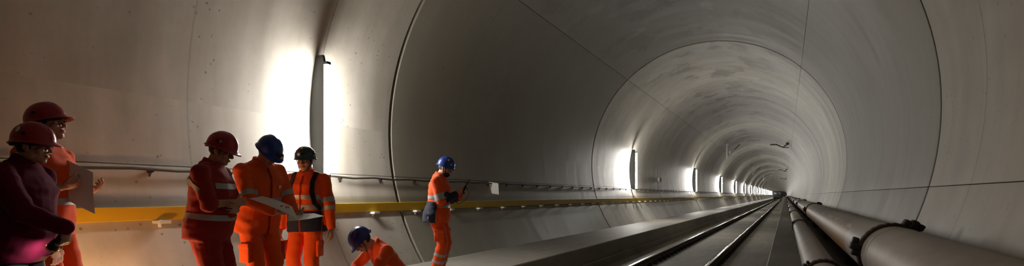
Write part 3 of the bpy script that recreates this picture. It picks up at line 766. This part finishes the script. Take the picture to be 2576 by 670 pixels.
    for sd in (1, -1):
        a, b, c = legs[sd]; bt = MB(); bt.capsule(c + Vector((0, 0, 0.09)), c + Vector((0, 0.0, -0.02)), 0.056, 0.052); bt.capsule(c + Vector((0, -0.03, -0.045)), c + Vector((0, 0.15, -0.045)), 0.042, 0.046); bt.capsule(c + Vector((0, 0.02, 0.0)), c + Vector((0, 0.13, -0.04)), 0.05, 0.04)
        bt.bbox(c + Vector((0, 0.055, -0.072)), (0.092, 0.285, 0.026), 0.01); bme = remesh(bt, 0.009, 3)
        link('boot', bme, M['boot'], root, True)
    # ---- trims cut from the garments
    up = (MT.to_3x3() @ Vector((0, 0, 1)))
    def armd(q): return min(min(seg_dist(q, arms[d][0], arms[d][1])[0], seg_dist(q, arms[d][1], arms[d][2])[0]) for d in (1, -1))
    for (z0, z1, mt, nm) in C.get('bands', []):
        p0 = MT @ Vector((0, 0, z0)); p1 = MT @ Vector((0, 0, z1))
        me = patch(tm, [(p0, up), (p1, -up)], lambda q: armd(q) > 0.088, 0.0045); link(nm, me, M[mt], to, True)
    for (z0, z1, mt, nm, sl_) in C.get('slant', []):   # slanted tape over the shoulder side
        nrm = (MT.to_3x3() @ Vector((0, -sl_, 1))).normalized(); p0 = MT @ Vector((0, 0, z0)); p1 = MT @ Vector((0, 0, z1))
        side = MT.to_3x3() @ Vector((1, 0, 0))
        me = patch(tm, [(p0, nrm), (p1, -nrm), (pel + side * 0.05, side)], lambda q: (MT.inverted() @ q).y < 0.045, 0.006); link(nm, me, M[mt], to, True)
    for (sd, part, t0, t1, mt) in C.get('arm_bands', []):
        a, b = arms[sd][part], arms[sd][part + 1]; u = (b - a).normalized()
        me = patch(tm, [(a.lerp(b, t0), u), (a.lerp(b, t1), -u)], lambda q, a=a, b=b: seg_dist(q, a, b)[0] < 0.095, 0.0045); link('sleeve_band', me, M[mt], to, True)
    for (t0, t1, mt) in C.get('leg_bands', []):
        for sd in (1, -1):
            a, b = legs[sd][1], legs[sd][2]; u = (b - a).normalized()
            me = patch(lm, [(a.lerp(b, t0), u), (a.lerp(b, t1), -u)], lambda q, a=a, b=b: seg_dist(q, a, b)[0] < 0.13, 0.0045); link('leg_band', me, M[mt], tr, True)
    if C.get('zip'):
        side = MT.to_3x3() @ Vector((1, 0, 0)); fw = MT.to_3x3() @ Vector((0, 1, 0))
        me = patch(tm, [(pel - side * 0.009, side), (pel + side * 0.009, -side), (MT @ Vector((0, 0.03, 0)), fw), (MT @ Vector((0, 0, -0.13)), up), (MT @ Vector((0, 0, 0.50)), -up)], lambda q: armd(q) > 0.08, 0.0065); link('zip', me, M[C['zip']], to, True)
    if C.get('pocket'):
        for sd in (1, -1):
            a, b = legs[sd][0], legs[sd][1]; pk = MB(); c = a.lerp(b, 0.72) + Vector((sd * 0.092, 0.0, 0)); pk.bbox(c, (0.035, 0.14, 0.17), 0.012); pk.bbox(c + Vector((sd * 0.006, 0, 0.075)), (0.036, 0.145, 0.05), 0.01); pk.obj('cargo_pocket', M[C['legs'] if 'legs' in C else C['top']], tr, True)
    bvh = BVHTree.FromPolygons([v.co for v in tm.vertices], [p.vertices for p in tm.polygons])
    return dict(root=root, MT=MT, Hm=Hm, arms=arms, legs=legs, jacket=to, bvh=bvh, W=Matrix.Translation(base) @ Matrix.Rotation(hd, 4, 'Z') @ Matrix.Scale(s, 4))

def drape(pr, pts, wd, name, mat, parent, off=0.008):
    """strap pulled onto the jacket surface; pts in the torso frame"""
    out = []; nrm = []
    for p in pts:
        q = pr['MT'] @ Vector(p); loc, n, _, _ = pr['bvh'].find_nearest(q); out.append(loc + n * off); nrm.append(n)
    mb = MB(); rings = []
    for i, p in enumerate(out):
        d = (out[min(i + 1, len(out) - 1)] - out[max(i - 1, 0)]).normalized(); sd = d.cross(nrm[i]).normalized(); n = nrm[i]
        rings.append([p + sd * wd + n * 0.004, p + sd * wd - n * 0.006, p - sd * wd - n * 0.006, p - sd * wd + n * 0.004])
    mb.loft(rings); return mb.obj(name, mat, parent, False)

def spot(X, x):
    dx = 1976 - X; zc = F_PX * abs(x) / (dx * math.cos(YAW)); y = (zc + x * math.sin(YAW)) / math.cos(YAW)
    return (x, y, WALK_Z)

B2 = [(0.085, 0.125, 'band', 'reflective_band')]
ppl = {}
# man reading, partly hidden, head tilted up
ppl[1] = person(dict(seed=1, base=spot(116, -5.16), phi=4, s=1.045, girth=1.1, lean=0, hpitch=-12, hmat='h_red', hair='hair',
    label='person in red helmet and orange jacket looking up with a white sheet', hstyle=dict(strap=False),
    hands={1: dict(p=(0.13, 0.19, 1.16), pn=(-0.6, 0.2, 0.6), curl=0.7, pole=(0.5, -0.4, -0.9)), -1: dict(p=(-0.08, 0.28, 1.14), pn=(0.6, 0.3, 0.5), curl=0.5, pole=(-0.5, -0.4, -0.9))},
    cloth=dict(top='org', legs='org', sleeve=0.05, bands=[(0.10, 0.15, 'band', 'reflective_band')], wr=0.010)))
# stocky man in maroon fleece with a torch
ppl[2] = person(dict(seed=2, base=spot(28, -4.58), phi=8, s=0.92, lean=10, girth=1.36, belly=0.05, hpitch=6, hmat='h_red', hair='hair', glasses=True,
    label='person in red helmet and maroon fleece wearing glasses and holding a torch', emblem=[(-22, 0.68, (0.013, 0.023), 'white')], hstyle=dict(strap=False, tip=2),
    hands={1: dict(p=(0.17, 0.45, 1.02), d=(-0.15, -0.1, -0.98), pn=(-0.3, -0.95, 0.0), curl=0.7, pole=(0.45, -0.3, -0.7)), -1: dict(p=(-0.2, 0.16, 0.86), curl=0.5)},
    cloth=dict(top='maroon', legs='black_cloth', sleeve=0.96, arm=1.22, collar=0.02, wr=0.012)))
# man in red coverall, arms folded
ppl[3] = person(dict(seed=3, base=spot(522, -4.54), phi=2, s=0.965, lean=6, girth=1.27, belly=0.03, hpitch=20, hyaw=-4, hmat='h_red', hair='hair',
    label='person in red helmet and dark red coverall with folded forearms', hstyle=dict(strap=False, tip=0), emblem=[(12, 0.80, (0.012, 0.012), 'band')],
    hands={1: dict(p=(0.03, 0.265, 1.13), pn=(-0.4, -0.9, 0), d=(-0.85, 0.4, 0.05), curl=0.5, pole=(0.9, -0.25, -0.6)), -1: dict(p=(0.05, 0.275, 1.06), pn=(0.4, -0.9, 0.1), d=(0.85, 0.25, 0.1), curl=0.5, pole=(-0.9, -0.1, -0.6))},
    feet={1: (0.075, -0.02, 0.085), -1: (-0.075, 0.05, 0.085)}, cloth=dict(top='red', coverall=True, sleeve=0.12, arm=1.1, wr=0.013, bands=[(0.055, 0.105, 'band', 'reflective_band'), (0.335, 0.385, 'band', 'reflective_band')], slant=[(0.30, 0.355, 'band', 'shoulder_band', -0.6)], leg=1.15)))
# man in orange coverall, head bowed over the plan
ppl[4] = person(dict(seed=4, base=spot(648, -4.65), phi=-30, s=0.995, lean=7, girth=1.2, hpitch=40, hyaw=0, hmat='h_blue', hair='hair',
    label='person in blue helmet and orange coverall bowing over a plan', hstyle=dict(strap=False, lamp=True, tip=2), emblem=[(200, 0.5, (0.006, 0.006), 'white')],
    hands={1: dict(p=(0.09, 0.36, 1.00), pn=(-0.4, 0.0, 0.9), d=(-0.25, 0.9, -0.1), curl=0.6, pole=(0.7, -0.5, -0.6)), -1: dict(p=(-0.14, 0.36, 0.98), pn=(0.4, 0.0, 0.9), d=(0.2, 0.9, -0.1), curl=0.6, pole=(-0.7, -0.5, -0.6))},
    cloth=dict(top='org2', coverall=True, sleeve=0.93, arm=1.05, pocket=True, zip='red', wr=0.012, bands=[(0.175, 0.225, 'band', 'reflective_band')], arm_bands=[(1, 0, 0.72, 0.9, 'band'), (-1, 0, 0.72, 0.9, 'band')])))
# man facing the camera with a backpack
ppl[5] = person(dict(seed=5, base=spot(772, -4.75), phi=-97, s=0.95, girth=1.15, lean=0, hpitch=8, hyaw=4, hmat='h_dark', hair='hair',
    label='person in dark helmet, orange jacket with grey bands and backpack straps', hstyle=dict(strap=True, lamp=True, climb=True), emblem=[(90, 0.45, (0.012, 0.008), 'amber')],
    hands={1: dict(p=(0.27, 0.10, 0.80), pn=(-1, 0.1, 0), curl=0.4, pole=(0.6, -0.8, 0)), -1: dict(p=(-0.33, 0.06, 0.80), pn=(1, 0.1, 0), curl=0.45, pole=(-0.6, -0.8, 0))},
    cloth=dict(top='org', legs='org', hem=-0.13, flare=1.06, sleeve=0.95, arm=1.08, pocket=True, zip='red', wr=0.010,
        bands=[(0.235, 0.285, 'band', 'reflective_band'), (0.125, 0.175, 'band', 'reflective_band'), (-0.14, 0.105, 'navy', 'navy_hem')], arm_bands=[(1, 0, 0.72, 0.92, 'band'), (-1, 0, 0.72, 0.92, 'band'), (1, 1, 0.08, 0.26, 'band'), (-1, 1, 0.08, 0.26, 'band')])))
# crouching man
ppl[6] = person(dict(seed=6, base=spot(990, -4.22), phi=216, s=1.0, pelvis=(0, -0.11, 0.15), lean=40, twist=0, hpitch=50, hyaw=-8, hoff=(0, 0.02, -0.01), hmat='h_blue2', hair='hair',
    label='person in deep blue helmet crouching low in an orange jacket', hstyle=dict(strap=True, tip=0), emblem=[(60, 0.5, (0.008, 0.008), 'white')],
    feet={1: (0.15, 0.02, 0.085), -1: (-0.15, 0.02, 0.085)}, kpole={1: (0.12, 1, 0.35), -1: (-0.12, 1, 0.35)},
    hands={1: dict(p=(0.14, 0.44, 0.16), pn=(-0.5, 0, -0.8), curl=0.5, pole=(0.8, -0.2, 0.3)), -1: dict(p=(-0.12, 0.46, 0.14), pn=(0.5, 0, -0.8), curl=0.5, pole=(-0.8, -0.2, 0.3))},
    cloth=dict(top='org', legs='org', sleeve=0.95, wr=0.010)))
# man with the radio
ppl[7] = person(dict(seed=7, base=spot(1100, -4.5), phi=-8, s=0.97, girth=1.18, lean=6, hpitch=22, hyaw=-8, hmat='h_blue', hair='hair', beard=True,
    label='person in blue helmet and orange and navy jacket holding a radio', hstyle=dict(strap=True, climb=True, tip=2), emblem=[(28, 0.55, (0.012, 0.012), 'amber'), (52, 0.85, (0.010, 0.012), 'white')],
    hands={1: dict(p=(0.06, 0.31, 1.20), pn=(-0.8, 0.1, 0.4), d=(-0.3, 0.6, 0.55), curl=0.6, pole=(0.5, -0.5, -0.8)), -1: dict(p=(-0.06, 0.33, 1.17), pn=(0.8, 0.1, 0.4), d=(0.2, 0.6, 0.5), curl=0.6, pole=(-0.5, -0.5, -0.8))},
    cloth=dict(top='org', legs='org', sleeve=0.95, arm=1.1, flare=1.15, pocket=True, wr=0.010, bands=[(0.20, 0.25, 'band', 'reflective_band'), (0.09, 0.14, 'band', 'reflective_band')],
        arm_bands=[(1, 0, 0.62, 0.95, 'band'), (-1, 0, 0.62, 0.95, 'band'), (1, 1, 0.2, 0.98, 'navy'), (-1, 1, 0.2, 0.98, 'navy')], leg_bands=[(0.60, 0.70, 'band'), (0.36, 0.46, 'band')])))
# navy side panels of the radio man's jacket
p = ppl[7]; MT = p['MT']; R3 = MT.to_3x3(); up = R3 @ Vector((0, 0, 1)); fw = R3 @ Vector((0, 1, 0))
me = patch(p['jacket'].data, [(MT @ Vector((0, 0.045, 0)), -fw), (MT @ Vector((0, 0, 0.16)), -up)], lambda q: min(seg_dist(q, p['arms'][d][1], p['arms'][d][2])[0] for d in (1, -1)) > 0.09 and min(seg_dist(q, p['arms'][d][0], p['arms'][d][1])[0] for d in (1, -1)) > 0.085, 0.008)
link('navy_skirt', me, M['navy'], p['jacket'], True)
drape(p, [(0.2, -0.04, -0.02), (0.2, -0.035, -0.08), (0.2, 0.0, -0.105), (0.2, 0.03, -0.08), (0.2, 0.035, 0.0)], 0.006, 'pocket_piping', M['band'], p['jacket'], 0.012)
# backpack on the man facing us, with straps over the shoulders
p = ppl[5]
for sx in (-1, 1):
    drape(p, [(sx * 0.125, -0.13, 0.36), (sx * 0.125, -0.1, 0.50), (sx * 0.125, 0.02, 0.53), (sx * 0.125, 0.12, 0.43), (sx * 0.13, 0.15, 0.32), (sx * 0.145, 0.12, 0.20), (sx * 0.165, 0.06, 0.12)], 0.026, 'shoulder_strap', M['black_cloth'], p['root'], 0.012)
mb = MB(); mb.bbox((0, 0, 0), (0.29, 0.13, 0.44), 0.05); mb.bbox((0, -0.075, -0.06), (0.22, 0.06, 0.24), 0.025); mb.xf(p['MT'] @ Matrix.Translation((0, -0.215, 0.27))); mb.obj('backpack', M['black_cloth'], p['root'], True)
q = [p['MT'] @ Vector(v) for v in ((-0.20, 0.08, 0.22), (-0.235, 0.10, 0.05), (-0.225, 0.10, -0.15), (-0.235, 0.09, -0.28), (-0.21, 0.07, -0.34), (-0.18, 0.06, -0.30))]
mb = MB(); mb.tube(q, 0.004, 6); mb.obj('dangling_cord', M['cable'], p['root'], True)
# chest badge and collar flap on the orange coverall
p = ppl[4]; drape(p, [(-0.10, 0.2, 0.345), (-0.10, 0.2, 0.315)], 0.012, 'chest_badge', M['paper'], p['jacket'], 0.012)

# ---- things in hands
p = ppl[1]; W = p['W']; hw = W @ p['arms'][1][2]
o = sheet('plan_sheet', at(194, 466, 4.60), CR * 0.265 + Vector((0, 0, -0.125)), CR * -0.05 + Vector((0, 0, 0.32)) + CF * 0.05, M['paper'], 0.010)
tag(o, 'white sheet held up by the person in the orange jacket beside the maroon fleece', 'paper')
zc4 = 5.75
def quadsheet(name, pts, mat, bend, label):
    """paper through four corner points, sagging in the middle"""
    A, B, C_, D = pts; n = 10; mb = MB(); top = []
    nn = (B - A).cross(D - A).normalized()
    for i in range(n + 1):
        for j in range(n + 1):
            a, b = i / n, j / n; q = A.lerp(B, a).lerp(D.lerp(C_, a), b); q = q + nn * bend * math.sin(PI * a) * (0.5 + 0.5 * math.sin(PI * b)); top.append(q)
    f = [(i * (n + 1) + j, (i + 1) * (n + 1) + j, (i + 1) * (n + 1) + j + 1, i * (n + 1) + j + 1) for i in range(n) for j in range(n)]; N = len(top)
    c = sum(top, Vector()) / N; top = [q - c for q in top]
    mb.add(top + [q - nn * 0.0012 for q in top], f + [tuple(N + q for q in reversed(t_)) for t_ in f])
    return tag(mb.obj(name, mat, None, True, c), label, 'paper')
quadsheet('plan_sheet', [at(626, 500, 5.42), at(748, 550, 5.38), at(735, 520, 5.60), at(660, 494, 5.56)], M['paper'], 0.02, 'grey folded plan sheet held in front of the orange coverall')
quadsheet('plan_sheet', [at(722, 557, 5.34), at(815, 544, 5.38), at(790, 537, 5.72), at(728, 535, 5.66)], M['paper'], -0.015, 'pale plan sheet reaching towards the person with the backpack')
# torch of the man in the fleece: lit head pointing at his coat
p = ppl[2]; hp = p['W'] @ p['arms'][1][2]
Wm = p['W'].to_3x3().normalized(); hd_ = Wm @ Vector((-0.15, -0.1, -0.98)); pn_ = Wm @ Vector((-0.3, -0.95, 0.0))
TP = hp + hd_ * 0.095 + pn_ * 0.075; TD = (Vector((0, 0, -1)) * 0.75 - CR * 0.62 + CF * 0.12).normalized()
t = tag(empty('torch', TP), 'black torch with a bright lens in the hand of the person in maroon fleece', 'torch')
mb = MB(); mb.tube([-TD * 0.10, -TD * 0.03, -TD * 0.01, TD * 0.035, TD * 0.045], [0.017, 0.017, 0.026, 0.036, 0.036], 16); auto_smooth(mb.obj('torch_barrel', M['plastic'], t, True))
mb = MB(); mb.tube([TD * 0.0455, TD * 0.0475], 0.032, 16); mb.obj('torch_lens', emit('torch_light', (1.0, 0.93, 0.8), 70.0), t)
mb = MB(); mb.tube([TD * 0.040, TD * 0.050], 0.038, 16, caps=False); mb.obj('bezel', M['amber'], t)
# radio of the man by the wall
p = ppl[7]; W = p['W']; RPo = W @ Vector((0.0, 0.405, 1.27))
r = tag(empty('radio', RPo), 'black two way radio with antenna held by the person in blue helmet', 'radio')
tilt = (Matrix.Rotation(-0.5, 3, 'X')); Rw = p['W'].to_3x3().normalized() @ tilt
mb = MB(); mb.bbox((0, 0, 0), (0.058, 0.036, 0.125), 0.008, mat=Rw); mb.obj('radio_body', M['plastic'], r)
mb = MB(); mb.tube([Rw @ Vector((0.018, 0, 0.06)), Rw @ Vector((0.018, 0, 0.17))], 0.006, 8); mb.obj('antenna', M['plastic'], r)
mb = MB(); mb.tube([Rw @ Vector((0.0, 0.01, 0.05)), Rw @ Vector((0.01, 0.09, -0.02)), Rw @ Vector((0.01, 0.085, -0.13)), Rw @ Vector((0.0, 0.02, -0.22)), Rw @ Vector((0, -0.07, -0.20))], 0.005, 6); mb.obj('coiled_lead', M['cable'], r, True)

# ------------------------------------------------------------------ warm lantern on the walkway
wl = tag(empty('work_lantern', (-5.2, 3.1, WALK_Z)), 'small lit warm work lantern standing on the walkway by the wall', 'lantern')
mb = MB(); mb.tube([(0, 0, 0.0), (0, 0, 0.012), (0, 0, 0.06), (0, 0, 0.075)], [0.09, 0.095, 0.085, 0.06], 20); auto_smooth(mb.obj('base', M['iron'], wl, True))
mb = MB(); mb.tube([(0, 0, 0.078), (0, 0, 0.235)], 0.045, 16); mb.obj('lit_glass', emit('lantern_light', (1.0, 0.55, 0.22), WORK_LAMP), wl, True)
mb = MB(); mb.tube([(0, 0, 0.238), (0, 0, 0.26), (0, 0, 0.285)], [0.075, 0.07, 0.03], 20); auto_smooth(mb.obj('cap', M['iron'], wl, True))
mb = MB()
for k in range(6): a = PI / 3 * k; mb.tube([(0.068 * math.cos(a), 0.068 * math.sin(a), 0.06), (0.068 * math.cos(a), 0.068 * math.sin(a), 0.245)], 0.003, 5)
mb.tube([(-0.07, 0, 0.25), (-0.06, 0, 0.32), (0, 0, 0.345), (0.06, 0, 0.32), (0.07, 0, 0.25)], 0.005, 6); mb.obj('guard', M['iron'], wl)
